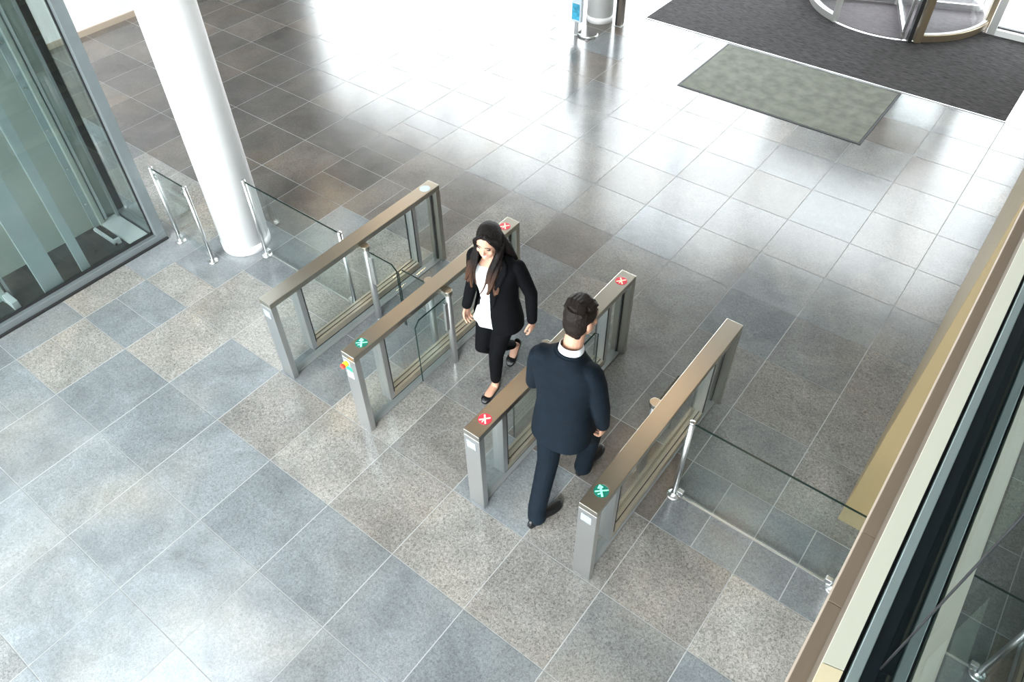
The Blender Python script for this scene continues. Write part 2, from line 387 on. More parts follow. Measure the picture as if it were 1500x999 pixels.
# gallery edge on the right: ledge, cream sill, glazing channel and tall panes
def gallery():
    Y0, Y1 = -3.0, FAC - .12
    G = 5.632
    bm = BM(); ys = [Y0, -.175, -.042, .62, 1.9, 4.1, 6.0, 8.0, Y1]
    for a, b in zip(ys, ys[1:]): box(bm, 5.557, 5.66, a + .0004, b - .0004, 3.75, 3.80)
    struct(obj('trim_1', bm, M['tan_ledge'], None, .001))
    for nm, a, b, m_ in (('trim_2', -.308, Y1, 'cream'), ('trim_3', Y0, -.3095, 'cream_warm')):
        bm = BM(); ring_loft(bm, [[(5.5755, y, 3.882), (5.5985, y, 3.882), (5.5985, y, 3.900), (5.5755, y, 3.890)] for y in (a, b)]); struct(obj(nm, bm, M[m_]))
    struct(boxo('trim_8', (5.5765, 5.5985, Y0, Y1, 3.80, 3.882), M['tan_face_darkened'], None, 0))
    struct(boxo('trim_4', (5.5985, 5.604, Y0, Y1, 3.84, 3.885), M['gasket'], None, 0))
    struct(boxo('trim_5', (5.604, 5.6165, Y0, Y1, 3.84, 3.902), M['gasket_grey'], None, .001))
    struct(boxo('trim_6', (5.6165, 5.642, Y0, Y1, 3.84, 3.895), M['navy_frame'], None, .001))
    w = struct(thing_struct('window_5'))
    joint = -.28
    for n, (a, b) in enumerate(((Y0, joint - .0014), (joint + .0014, 3.2), (3.203, 6.4), (6.403, Y1))):
        boxo('window_glass', (G, G + .012, a, b, 3.895, 6.3), M['gallery_glass'], w, 0)
    for j in (joint, 3.2015, 6.4015):
        boxo('window_seal', (G - .001, G + .013, j - .0014, j + .0014, 3.9, 6.3), M['gasket'], w, 0)
    struct(boxo('wall_gallery', (5.66, 9.2, Y0, FAC - .11, 3.36, 3.785), M['dark_wall'], None, 0))
    struct(boxo('wall_gallery_back', (7.6, 7.75, Y0, FAC - .11, 3.79, H), M['dark_wall'], None, 0))
    struct(boxo('trim_7', (5.60, 5.68, Y0, Y1, 6.3, H), M['navy_frame'], None, 0))
gallery()

# ------------------------------------------------------------------ lamps in the ceiling (warm downlights)
lamps = [(-2.18, 5.61), (-2.35, 7.65), (2.65, 7.02), (2.67, 6.30), (.64, 5.04), (-4.0, 7.30), (-4.0, 7.96), (-6.4, 7.6), (4.45, 6.4), (-7.6, 8.6)]
for k, (x, y) in enumerate(lamps):
    o = thing('ceiling_lamp', 'round warm ceiling downlight', 'lamp', (x, y, H), 'ceiling downlights')
    bm = BM(); lathe(bm, [(.16, -.012), (.18, -.03), (.15, -.03), (.14, -.005)]); obj('rim', bm, M['frame_alu'], o, smooth=True)
    bm = BM(); lathe(bm, [(.01, -.018), (.14, -.018), (.14, -.004), (.01, -.004)]); obj('lens', bm, M['lamp'], o)
    l = bpy.data.lights.new('downlight', 'AREA'); l.shape = 'DISK'; l.size = .3; l.energy = 3; l.color = (1.0, .66, .36)
    lo = bpy.data.objects.new('downlight', l); COL.objects.link(lo); lo.parent = o; lo.location = (0, 0, -.04)

# ------------------------------------------------------------------ speed gates
def disc(parent, x, y, kind):
    z = .868
    bm = BM(); lathe(bm, [(.047, -.004), (.047, .0012), (.045, .002), (.001, .002)], (0, 0), 40)
    d = obj('status_light', bm, M[{'red': 'red_light', 'green': 'green_light', 'off': 'off_light'}[kind]], parent)
    d.location = (x, y, z)
    d['label'] = {'red': 'glowing red round light with a cross symbol', 'green': 'glowing green round light with an arrow cross symbol', 'off': 'unlit pale round lens'}[kind]
    if kind == 'off': return
    bm = BM()
    def bar(x0, y0, x1, y1, w, z=.0021):
        dx, dy = x1 - x0, y1 - y0; l = math.hypot(dx, dy); nx, ny = -dy / l * w / 2, dx / l * w / 2
        lo_ = [bm.verts.new((p[0] * 1.22, p[1] * 1.22, p[2])) for p in ((x0 + nx, y0 + ny, z), (x0 - nx, y0 - ny, z), (x1 - nx, y1 - ny, z), (x1 + nx, y1 + ny, z))]
        hi_ = [bm.verts.new((v.co.x, v.co.y, z + .0012)) for v in lo_]
        bm.faces.new(hi_); bm.faces.new(lo_[::-1])
        for i in range(4): bm.faces.new((lo_[i], lo_[(i + 1) % 4], hi_[(i + 1) % 4], hi_[i]))
    s = 1 if y < 2 else -1
    if kind == 'red':
        bar(-.022, -.024, .020, .024, .009); bar(.022, -.024, -.018, .020, .009)
        for q in range(10):
            pass
        lathe(bm, [(.006, .0022), (.006, .0036), (.001, .0036)], (-.020 * s, .023 * s), 16)
        bar(0, -.028, 0, .010, .006)
        g = 'red_glyph'
    else:
        bar(-.024, -.022, .026, .024, .006); bar(.022, -.026, -.014, .014, .010)
        bar(-.026, .022, -.004, .020, .008); bar(-.024, .024, -.020, .002, .008); bar(-.004, -.028, .010, -.006, .006)
        g = 'green_glyph'
    obj('symbol', bm, M[g], d)

def swing_post(parent, x, side, ang, flap):
    """round post beside the frame; side +1 to the right of the frame, ang = direction the glass leaf points"""
    y = 2.29 - 1.315
    bm = BM(); tube(bm, [(0, 0, .0), (0, 0, .79)], .0295, 24)
    p = obj('barrier_post', bm, M['steel_grey'], parent, .002, smooth=False); p.location = (x, y, 0)
    for f in p.data.polygons: f.use_smooth = len(f.vertices) == 4
    # flat cap reaching back to the top rail
    bm = BM(); n = 20; ring = []
    for k in range(n + 1):
        a = -PI / 2 + PI * k / n; ring.append((side * .036 * math.cos(a), .036 * math.sin(a)))
    ring = ring + [(-side * .045, .036), (-side * .045, -.036)]
    ring_loft(bm, [[(a, b, .79) for a, b in ring], [(a, b, .828) for a, b in ring]])
    obj('cap', bm, M['steel'], p, .002)
    # hinge clamps
    c, s = math.cos(ang), math.sin(ang)
    rot = Matrix.Rotation(ang, 4, 'Z')
    bm = BM()
    box(bm, .022, .062, -.011, .011, .42, .72); bm.transform(rot); obj('hinge_clamp', bm, M['steel_grey'], p, .002)
    # clear leaf with a clipped upper corner
    L = flap; x0 = .036; z0, z1 = .10, .775
    prof = [(x0, z0), (x0 + L, z0), (x0 + L, z1 - .05), (x0 + L - .05, z1), (x0, z1)]
    bm = BM(); a = [bm.verts.new((q, -.005, r)) for q, r in prof]; b = [bm.verts.new((q, .005, r)) for q, r in prof]
    bm.faces.new(a); bm.faces.new(b[::-1])
    bm.transform(rot)
    g = obj('glass_leaf', bm, M['glass'], p)
    bm = BM(); e = .0052
    tubeprof = prof[1:] 
    pts3 = [(q, r) for q, r in prof[1:]]
    for (q0, r0), (q1, r1) in zip(pts3, pts3[1:]):
        d = Vector((q1 - q0, r1 - r0)).normalized(); nn = Vector((d.y, -d.x)) * .004
        lo_ = [bm.verts.new(v) for v in ((q0 - nn.x, -e, r0 - nn.y), (q0, -e, r0), (q0, e, r0), (q0 - nn.x, e, r0 - nn.y))]
        hi_ = [bm.verts.new(v) for v in ((q1 - nn.x, -e, r1 - nn.y), (q1, -e, r1), (q1, e, r1), (q1 - nn.x, e, r1 - nn.y))]
        for i in range(4): bm.faces.new((lo_[i], lo_[(i + 1) % 4], hi_[(i + 1) % 4], hi_[i]))
        bm.faces.new(lo_[::-1]); bm.faces.new(hi_)
    bm.transform(rot)
    obj('leaf_edge', bm, M['glass_edge'], p)

GW, GL = .133, 1.955
def gate(x0, label, front, rear, posts, button=False, reader=True):
    o = thing('speed_gate', label, 'gate', (x0, 1.315, 0), 'steel speed gates across the lobby')
    w, L = GW, GL; zt = .868
    boxo('top_rail', (0, w, 0, L, .818, zt), M['steel'], o, .004)
    boxo('post', (0, w, 0, .052, 0, .8175), M['steel_grey'], o, .003)
    boxo('post', (0, w, L - .052, L, 0, .8175), M['steel'], o, .003)
    bm = BM(); box(bm, .03, w - .03, .052, L - .052, .0, .010); obj('base_plate', bm, M['base'], o, .002)
    # inner window frame hung below the top rail
    ia, ib = .265, 1.60
    for a in (ia, ib): boxo('inner_post', (.018, w - .018, a, a + .045, .125, .8175), M['steel_grey'], o, .002)
    for a in (ia + .0452, ib - .0082):
        for q in (.0155, w - .0225): boxo('gasket', (q, q + .007, a, a + .008, .19, .8175), M['gasket'], o, 0)
    bm = BM(); box(bm, .018, w - .018, ia + .045, ib, .125, .185); 
    obj('bottom_rail', bm, M['rail_alu'], o, .002)
    for xx in (.042, w - .042 - .006):
        boxo('rail_groove', (xx, xx + .006, ia + .05, ib - .005, .1851, .188), M['gasket'], o, 0)
    boxo('rail_gasket', (.020, w - .020, ia + .02, ib + .03, .113, .1248), M['gasket'], o, 0)
    # glass: three panes in one line, standing on the base plate
    xm = w / 2
    for a, b, z0 in ((.055, ia - .002, .013), (ia + .056, ib - .012, .189), (ib + .047, L - .055, .013)):
        boxo('glass_pane', (xm - .005, xm + .005, a, b, z0, .817), M['glass'], o, 0)
    boxo('glass_pane', (xm - .005, xm + .005, ia, ib + .045, .013, .112), M['glass'], o, 0)
    boxo('gasket', (xm - .0065, xm + .0065, L - .068, L - .0525, .013, .8175), M['gasket'], o, 0)
    if front: disc(o, xm, .145, front)
    if rear: disc(o, xm, L - .12, rear)
    if reader:
        r = boxo('card_reader', (.024, w - .034, -.003, .0, .70, .775), M['reader_rim'], o, .001)
        boxo('window', (.032, w - .042, -.0042, -.003, .708, .767), M['reader'], r, 0)
    if button:
        b = boxo('emergency_stop', (.012, .078, -.003, 0, .735, .80), M['reader_rim'], o, .001); b['label'] = 'red push button on yellow collar'
        bm = BM(); tube(bm, [(.045, -.003, .768), (.045, -.030, .768)], .021, 20); obj('collar', bm, M['yellow'], b, .002)
        bm = BM(); tube(bm, [(.045, -.030, .768), (.045, -.040, .768), (.045, -.054, .768)], [.013, .021, .019], 20); obj('button', bm, M['red_knob'], b, .003)
        boxo('sticker', (.022, .085, -.0016, 0, .685, .730), M['green_sticker'], o, 0)['label'] = 'green sticker'
        boxo('sticker', (.022, .085, -.0016, 0, .610, .680), M['white_sticker'], o, 0)['label'] = 'white sticker'
    for side, ang, flap in posts:
        swing_post(o, w + .036 if side > 0 else -.036, side, ang, flap)
    return o
gate(1.343, 'steel speed gate nearest the white column and glass lift, with no lit symbol on it', None, 'off', [(1, 0, .31)])
gate(2.255, 'steel speed gate with a red emergency button and green light on its front end', 'green', 'red', [(-1, PI, .31), (1, -PI / 2, .36)], True, False)
gate(3.405, 'steel speed gate between the woman and the man, with red lights at both ends', 'red', 'red', [(-1, -PI / 2, .36), (1, PI / 2, .36)])
gate(4.314, 'steel speed gate right of the man, next to the long glass barrier, green front light', 'green', None, [(-1, PI / 2, .36)])

# ------------------------------------------------------------------ glass barriers
def barrier(name, label, xs, x0, x1, y, h=.87, rail=True, grp='clear glass barriers'):
    ox = xs[0]
    o = thing('glass_barrier', label, 'barrier', (ox, y, 0), grp)
    for x in xs:
        bm = BM(); tube(bm, [(0, 0, .012), (0, 0, h - .006)], .019, 20)
        p = obj('post', bm, M['chrome'], o); p.location = (x - ox, 0, 0)
        for f in p.data.polygons: f.use_smooth = len(f.vertices) == 4
        bm = BM(); lathe(bm, [(.021, h - .006), (.0215, h + .004), (.017, h + .012), (.002, h + .013)], n=20); obj('cap', bm, M['chrome'], p, smooth=True)
        bm = BM(); lathe(bm, [(.05, 0), (.05, .006), (.042, .013), (.024, .016), (.021, .035), (.019, .036)], n=28); obj('base_flange', bm, M['chrome'], p, smooth=True)
    boxo('glass_panel', (x0 - ox, x1 - ox, -.006, .006, .035, h - .006), M['glass'], o, 0)
    boxo('glass_edge', (x0 - ox, x1 - ox, -.0062, .0062, h - .006, h - .002), M['glass_edge'], o, 0)
    if rail: boxo('bottom_channel', (x0 - ox + .02, x1 - ox, -.008, .008, .022, .035), M['rail_alu' if 0 else 'chrome'], o, .001)
    return o
def clamp(o, dx, z=.07):
    bm = BM(); box(bm, dx - .024, dx + .024, -.017, .017, z - .024, z + .024)
    obj('clamp', bm, M['chrome'], o, .006)
b1 = barrier('glass_barrier', 'short glass barrier with two polished posts between the lift and the white column', [-.882, -.353], -.86, -.375, 1.862, rail=False)
for d in (.045, .485): clamp(b1, d); clamp(b1, d, .79)
b2 = barrier('glass_barrier', 'glass barrier running from the white column to the first speed gate', [.0, 1.262], .022, 1.24, 2.245)
for d in (.045, 1.215): clamp(b2, d)
b3 = barrier('glass_barrier', 'long glass barrier from the last speed gate to the bronze wall', [4.575, 5.775], 4.597, 5.753, 2.25)
for d in (.045, 1.155): clamp(b3, d)

# ------------------------------------------------------------------ columns
def column(x, y, r, label):
    o = thing('column', label, 'column', (x, y, 0), 'white round columns')
    bm = BM(); lathe(bm, [(r, .085), (r, H)], n=64); c = obj('shaft', bm, M['white_paint'], o)
    for f in c.data.polygons: f.use_smooth = len(f.vertices) == 4
    bm = BM(); lathe(bm, [(r + .004, 0), (r + .004, .08), (r, .085)], n=64); c = obj('base_ring', bm, M['white_paint'], o)
    for f in c.data.polygons: f.use_smooth = len(f.vertices) == 4
column(-.335, 2.262, .236, 'thick white round column standing by the glass lift')
column(-.285, 8.74, .19, 'white round column at the far end behind the blue display stand')

# ------------------------------------------------------------------ glass lift
def lift():
    X, YR, YL = -1.035, 1.812, -2.4
    o = thing('lift_shaft', 'tall glass lift shaft with grey steel frame and machinery inside', 'lift', (X, YR, 0))
    y0 = YL - YR
    xb = -1.80 - X
    d = .085
    bm = BM(); box(bm, -d, 0, y0, 0, 0, .085); box(bm, xb, -d, -d, 0, 0, .06)
    obj('base_frame', bm, M['lift_frame'], o, .004)
    boxo('threshold', (0, .022, y0, -.0, 0, .022), M['gasket'], o, .002)
    boxo('corner_post', (-d, 0, -.10, 0, .085, H - .01), M['lift_frame'], o, .004)
    for a in ((-.072, -.05, y0, -.1005, .0855, .11), (-.072, -.05, -.112, -.1005, .11, H - .02), (-.098, -.086, -.05, -.03, .06, H - .02)):
        boxo('gasket', a, M['gasket'], o, 0)
    boxo('front_glass', (-.066, -.056, y0, -.1125, .1105, H - .02), M['lift_glass'], o, 0)
    boxo('side_glass', (-.75, -.099, -.046, -.034, .0605, H - .02), M['lift_glass'], o, 0)
    boxo('back_corner_post', (-.765, -.75, -.10, -.0, .0605, H - .02), M['gasket'], o, .002)['label'] = 'thin black back corner strip'
    boxo('rear_panel', (xb - .04, xb, y0, -.101, .0, H - .02), M['lift_panel'], o, 0)
    boxo('pit_floor', (xb, -d - .0005, y0, -.101, .0, .008), M['lift_floor'], o, 0)
    boxo('tray', (-.74, -.10, -.30, -.105, .0085, .045), M['lift_tray'], o, .003)
    bm = BM(); box(bm, -.70, -.30, -.40, -.37, .0085, .04); box(bm, -.33, -.30, -.40, -.33, .0085, .07); obj('bracket', bm, M['lift_tray'], o, .002)
    # guide rails
    def rail(x, y, w):
        r = boxo('guide_rail', (x, x + .02, y - w, y, .009, H - .02), M['lift_post'], o, .002)
        boxo('rail_flange', (x + .02, x + .07, y - w * .62, y - w * .38, .009, H - .02), M['lift_panel'], r, .001)
        boxo('rail_edge', (x + .02, x + .035, y - w * .22, y - w * .06, .009, H - .02), M['lift_tray'], r, .001)
        bm = BM()
        for z in [k * .42 + .3 for k in range(14)]:
            tube(bm, [(x + .02, y - w * .84, z), (x + .034, y - w * .84, z)], .009, 8)
        obj('bolts', bm, M['chrome'], r)
        return r
    rail(-.76, -.20, .17); rail(-.45, -1.40, .17)
    boxo('cable_duct', (-.70, -.66, -.13, -.106, .05, H - .02), M['lift_frame'], o, .002)
    # bracket plate high on the guide rail
    bm = BM(); box(bm, -.79, -.70, -.46, -.10, 2.85, 3.3)
    r = obj('bracket_plate', bm, M['lift_post'], o, .006)
    bm = BM()
    for yy in (-.14, -.20, -.28, -.36):
        for z in (2.92, 3.05, 3.2): tube(bm, [(-.70, yy, z), (-.685, yy, z)], .014, 10)
    obj('bolts', bm, M['chrome'], r)
    # solid strips standing in for reflections on the front pane
    boxo('reflection_strip', (-.17, -.13, -.84, -.755, .009, H - .02), M['lift_post'], o, .002)
    boxo('reflection_strip', (-.17, -.13, -1.22, -1.03, .009, H - .02), M['lift_post'], o, .002)
    boxo('foot', (-.40, -.20, -1.50, -1.44, .009, .10), M['lift_tray'], o, .004)
lift()

# ------------------------------------------------------------------ entrance mats
def mats():
    o = thing('entrance_carpet', 'large charcoal entrance carpet in front of the revolving door', 'carpet', (.25, 9.17, 0))
    boxo('matting', (0, 4.95, 0, 2.36, .0005, .006), M['carpet_dark'], o, .001)
    bm = BM(); box(bm, -.01, 4.96, -.012, 0, .0005, .0075); box(bm, -.01, 0, 0, 2.36, .0005, .0075); box(bm, 4.95, 4.96, 0, 2.36, .0005, .0075)
    obj('edge_strip', bm, M['chrome'], o, 0)
    o = thing('floor_mat', 'smaller grey green mat lying beside the charcoal carpet', 'mat', (1.605, 7.66, 0))
    boxo('pile', (.03, 2.36, .03, 1.43, .0005, .010), M['mat_grey'], o, .003)
    bm = BM(); box(bm, 0, 2.39, 0, .03, .0005, .007); box(bm, 0, 2.39, 1.43, 1.46, .0005, .007); box(bm, 0, .03, .03, 1.43, .0005, .007); box(bm, 2.36, 2.39, .03, 1.43, .0005, .007)
    obj('border', bm, M['mat_edge'], o, .002)
mats()

# ------------------------------------------------------------------ revolving door
def revolving():
    cx, cy, R = 3.063, 11.787, 1.252
    o = thing('revolving_door', 'round glass revolving door with chrome push bars at the entrance', 'door', (cx, cy, 0))
    def P(a, r=R): return (r * math.cos(math.radians(a)), r * math.sin(math.radians(a)))
    def arc(bm, a0, a1, r0, r1, z0, z1, n=40):
        rings = []
        for k in range(n + 1):
            a = a0 + (a1 - a0) * k / n
            p, q = P(a, r0), P(a, r1); rings.append([(*p, z0), (*q, z0), (*q, z1), (*p, z1)])
        ring_loft(bm, rings)
    # angles: -90 faces into the hall
    def span(name, a0, a1, r):
        g = None
        bm = BM(); arc(bm, a0, a1, R - .035, R + .035, .007, .10); g = obj('curved_rail', bm, M['door_bronze'] if a0 < 0 else M['frame_alu'], o, .004)
        bm = BM(); arc(bm, a0, a1, R - .036, R + .012, .1002, .108); obj('rail_cap', bm, M['white_sticker'], g)
        bm = BM(); arc(bm, a0, a1, R - .006, R + .006, .108, 2.2); obj('curved_glass', bm, M['window_glass'], o)
    span('a', 180, 244.5, R); span('b', -60.5, 0, R)
    bm = BM(); lathe(bm, [(R - .05, .0062), (R - .05, .0068), (.05, .0068), (.05, .0062)], n=64); obj('floor_disc', bm, M['door_carpet'], o)
    bm = BM(); arc(bm, -115.5, -60.5, R - .02, R + .02, .0065, .0095); obj('floor_ring', bm, M['chrome'], o)
    def post(a, r, w, d, m, name='jamb'):
        bm = BM(); box(bm, -d / 2, d / 2, -w / 2, w / 2, .007, 2.2); bm.transform(Matrix.Rotation(math.radians(a), 4, 'Z'))
        p = obj(name, bm, m, o, .004); q = P(a, r); p.location = (q[0], q[1], 0); return p
    post(-115.5, R, .05, .09, M['frame_alu'])
    post(-60.5, R, .09, .13, M['door_bronze']); post(-65.2, R, .05, .13, M['door_dark'])
    post(-2, R - .0, .07, .10, M['door_bronze']); post(182, R, .07, .10, M['frame_alu'])
    bm = BM(); arc(bm, 0, 360, .02, R + .05, 2.2, 2.28, 64); obj('canopy', bm, M['white_paint'], o)
    bm = BM(); tube(bm, [(0, 0, .007), (0, 0, 2.2)], .045, 20); obj('centre_post', bm, M['frame_alu'], o, smooth=False)
    for a in (-69, 21, 111, 201):
        l = bpy.data.objects.new('wing', None)
        bm = BM(); box(bm, .05, R - .06, -.02, .02, .02, .10); box(bm, R - .11, R - .06, -.02, .02, .10, 2.18); box(bm, .05, R - .06, -.02, .02, 2.12, 2.18)
        bm.transform(Matrix.Rotation(math.radians(a), 4, 'Z')); w = obj('wing', bm, M['chrome'], o, .004)
        bm = BM(); box(bm, .05, R - .11, -.005, .005, .10, 2.12); bm.transform(Matrix.Rotation(math.radians(a), 4, 'Z')); obj('wing_glass', bm, M['window_glass'], w)
        bm = BM(); capsule(bm, [(.12, .07, 1.0), (R - .2, .07, 1.0)], [.018, .018], 12); tube(bm, [(.2, 0, 1.0), (.2, .07, 1.0)], .012, 10); tube(bm, [(R - .3, 0, 1.0), (R - .3, .07, 1.0)], .012, 10)
        bm.transform(Matrix.Rotation(math.radians(a), 4, 'Z')); obj('push_bar', bm, M['chrome'], w, smooth=True)
revolving()

# ------------------------------------------------------------------ display stand and steel post by the far column
def stand():
    o = thing('display_stand', 'small display stand with a blue card on a curved grey foot', 'stand', (-.27, 8.10, 0))
    bm = BM(); pts = []
    for k in range(15):
        a = math.radians(-200 + 235 * k / 14); pts.append((.13 + .15 * math.cos(a), .10 + .13 * math.sin(a), .012))
    tube(bm, pts, [(.022, .011)] * len(pts), 10, side=(0, 0, 1)); obj('foot', bm, M['steel_grey'], o, smooth=True)
    bm = BM(); box(bm, -.028, .028, -.012, .012, .01, .30); obj('stem', bm, M['steel_grey'], o, .002)
    h = boxo('card_holder', (-.075, .085, -.03, .03, .20, 1.25), M['card_grey'], o, .008)
    boxo('card', (-.06, .06, -.034, -.0305, .23, .45), M['blue_card'], h, 0)['label'] = 'blue printed card'
    boxo('card', (-.06, .06, -.034, -.0305, .56, 1.1), M['blue_card'], h, 0)['label'] = 'blue printed card'
    o = thing('info_post', 'dark brown steel post standing beside the far white column', 'post', (.045, 8.74, 0))
    boxo('body', (-.03, .055, -.05, .05, .0, 1.35), M['post_brown'], o, .003)
    boxo('dark_face', (-.032, .0, -.052, -.0505, .0, 1.33), M['gasket'], o, 0)
    boxo('foot_plate', (-.05, .075, -.07, .07, .0, .008), M['chrome'], o, .001)
stand()

# ------------------------------------------------------------------ people
def sgnpow(v, p): return math.copysign(abs(v) ** p, v)
def ell_ring(c, rx, ry, yaw=0, n=28, p=.9):
    out = []
    for i in range(n):
        a = 2 * PI * i / n
        x, y = rx * sgnpow(math.cos(a), p), ry * sgnpow(math.sin(a), p)
        out.append((c[0] + x * math.cos(yaw) - y * math.sin(yaw), c[1] + x * math.sin(yaw) + y * math.cos(yaw), c[2]))
    return out

def coat_shell(rings, front, n=44):
    """open-fronted garment: rings = (cx, cy, z, rx, ry, gapL, gapR) ; gaps are half angles either side of the front"""
    bm = BM(); grid = []
    for cx, cy, z, rx, ry, gl, gr in rings:
        row = []
        a0 = front + gl; a1 = front + 2 * PI - gr
        for i in range(n + 1):
            a = a0 + (a1 - a0) * i / n
            row.append(bm.verts.new((cx + rx * sgnpow(math.cos(a), .88), cy + ry * sgnpow(math.sin(a), .88), z)))
        grid.append(row)
    for a, b in zip(grid, grid[1:]):
        for i in range(n): bm.faces.new((a[i], a[i + 1], b[i + 1], b[i]))
    return bm, grid

def hand(bm, wrist, d, palm_n, thumb_side, s=1.0, curl=.35):
    """palm + five separate bent fingers; d = pointing direction, palm_n = direction the palm faces, thumb_side = direction of the thumb side"""
    w = Vector(wrist); d = Vector(d).normalized(); t = Vector(thumb_side); t = (t - d * t.dot(d)).normalized(); n = Vector(palm_n); n = (n - d * n.dot(d) - t * n.dot(t)).normalized()
    capsule(bm, [w - d * .02, w + d * .02 * s, w + d * .055 * s, w + d * .085 * s], [(.024 * s, .018 * s), (.031 * s, .017 * s), (.040 * s, .015 * s), (.041 * s, .013 * s)], 14, side=t)
    offs = (.030, .010, -.010, -.029); lens = (.070, .080, .074, .058)
    for k in range(4):
        p = w + d * .085 * s + t * offs[k] * s; dd = d.copy(); pts = [p - d * .015 * s, p]; rad = [.0092 * s, .0092 * s]
        for q, fr in enumerate((.45, .32, .23)):
            a = curl * (1.0 + .25 * k) * (q + .6) * .75
            dd = (d * math.cos(a) + n * math.sin(a) + t * (.10 - .06 * k)).normalized()
            p = p + dd * lens[k] * fr * s; pts.append(p); rad.append((.0086 - .0007 * q) * s)
        capsule(bm, pts, rad, 10)
    p = w + d * .025 * s + t * .024 * s
    pts = [p, p + (d * .6 + t * .75 + n * .25).normalized() * .035 * s]
    pts.append(pts[-1] + (d * .9 + t * .3 + n * .35).normalized() * .030 * s); pts.append(pts[-1] + (d + n * .4).normalized() * .024 * s)
    capsule(bm, pts, [.0125 * s, .0115 * s, .010 * s, .0085 * s], 10)

def head_shape(bm, c, rot, s=1.0, male=False):
    """c = centre of the head; local +y looks forward, z up; adds skull, jaw, nose, ears, lips swelling"""
    def W(x, y, z): return Vector(c) + rot @ (Vector((x, y, z)) * s)
    prof = [(-.118, .026, .018, .060), (-.112, .038, .004, .074), (-.095, .050, -.008, .085), (-.07, .059, -.018, .087), (-.04, .067, -.070, .089), (0, .073, -.100, .091),
            (.035, .076, -.107, .091), (.065, .073, -.106, .086), (.09, .062, -.093, .073), (.108, .044, -.070, .050), (.118, .020, -.040, .020)]
    rings = []
    for z, rx, yb, yf in prof:
        cyy = (yf + yb) / 2; ryy = (yf - yb) / 2
        rings.append([W(rx * sgnpow(math.cos(2 * PI * i / 28), .95), cyy + ryy * math.sin(2 * PI * i / 28), z) for i in range(28)])
    ring_loft(bm, rings)
    # nose
    capsule(bm, [W(0, .084, .022), W(0, .094, -.006), W(0, .102, -.027)], [.0075 * s, .009 * s, .0115 * s], 12)
    for sx in (-1, 1):
        ellip(bm, W(sx * .010, .092, -.032), (.008 * s, .010 * s, .008 * s), rot)
        ellip(bm, W(sx * .076, -.012, -.012), (.010 * s, .020 * s, .032 * s), rot)          # ear
        ellip(bm, W(sx * .040, .066, -.030), (.022 * s, .018 * s, .020 * s), rot)            # cheek
        capsule(bm, [W(sx * .012, .090, .030), W(sx * .036, .080, .032), W(sx * .052, .064, .024)], [.008 * s, .0085 * s, .007 * s], 8)   # brow ridge
    ellip(bm, W(0, .076, -.100), (.020 * s, .014 * s, .014 * s), rot)                        # chin
    return W

def shoe(bm, heel, toe, w, h_heel, h_toe, flat_sole=.012, low=False):
    """heel / toe = ground points of the sole ends; a leather shoe lofted along its length"""
    heel = Vector(heel); toe = Vector(toe); d = (toe - heel); L = d.length; d.normalize()
    s = d.cross(Vector((0, 0, 1))).normalized(); u = s.cross(d).normalized()
    ts = [0, .03, .10, .22, .36, .5, .64, .78, .90, .97, 1.0]
    ws = [.30, .52, .64, .66, .62, .70, .90, 1.0, .86, .55, .22]
    hs = [.55, .85, 1.0, 1.0, .92, .72, .58, .52, .46, .38, .22]
    rings = []
    for t, a, b in zip(ts, ws, hs):
        c = heel + d * (L * t); hw = w / 2 * a; hh = (h_heel if t < .5 else h_toe + (h_heel * .5 - h_toe) * max(0, (.64 - t) / .14 if t < .64 else 0)) * b
        hh = h_heel * b if t < .45 else max(h_toe * (b + .3), .02)
        r = []
        for x, z in ((-1, .0), (-.95, .25), (-.88, .55), (-.62, .88), (-.2, 1.0), (.2, 1.0), (.62, .88), (.88, .55), (.95, .25), (1, .0), (.5, -.0), (-.5, -.0)):
            r.append(c + s * (x * hw) + u * (z * hh + .001))
        rings.append(r)
    ring_loft(bm, rings)

def eyes(root, W, rot, s, m_eye, z=.010, dx=.031, y=.083):
    for sx in (-1, 1):
        bm = BM(); ellip(bm, W(sx * dx, y - .004, z), (.0185 * s, .0065 * s, .0090 * s), rot, 14, 8); obj('eye', bm, M['eye'], root, smooth=True)
        bm = BM(); capsule(bm, [W(sx * .013, y + .010, z + .027), W(sx * .034, y + .006, z + .029), W(sx * .052, y - .010, z + .016)], [.0022 * s, .0032 * s, .0018 * s], 8); obj('eyebrow', bm, M['brow'], root, smooth=True)

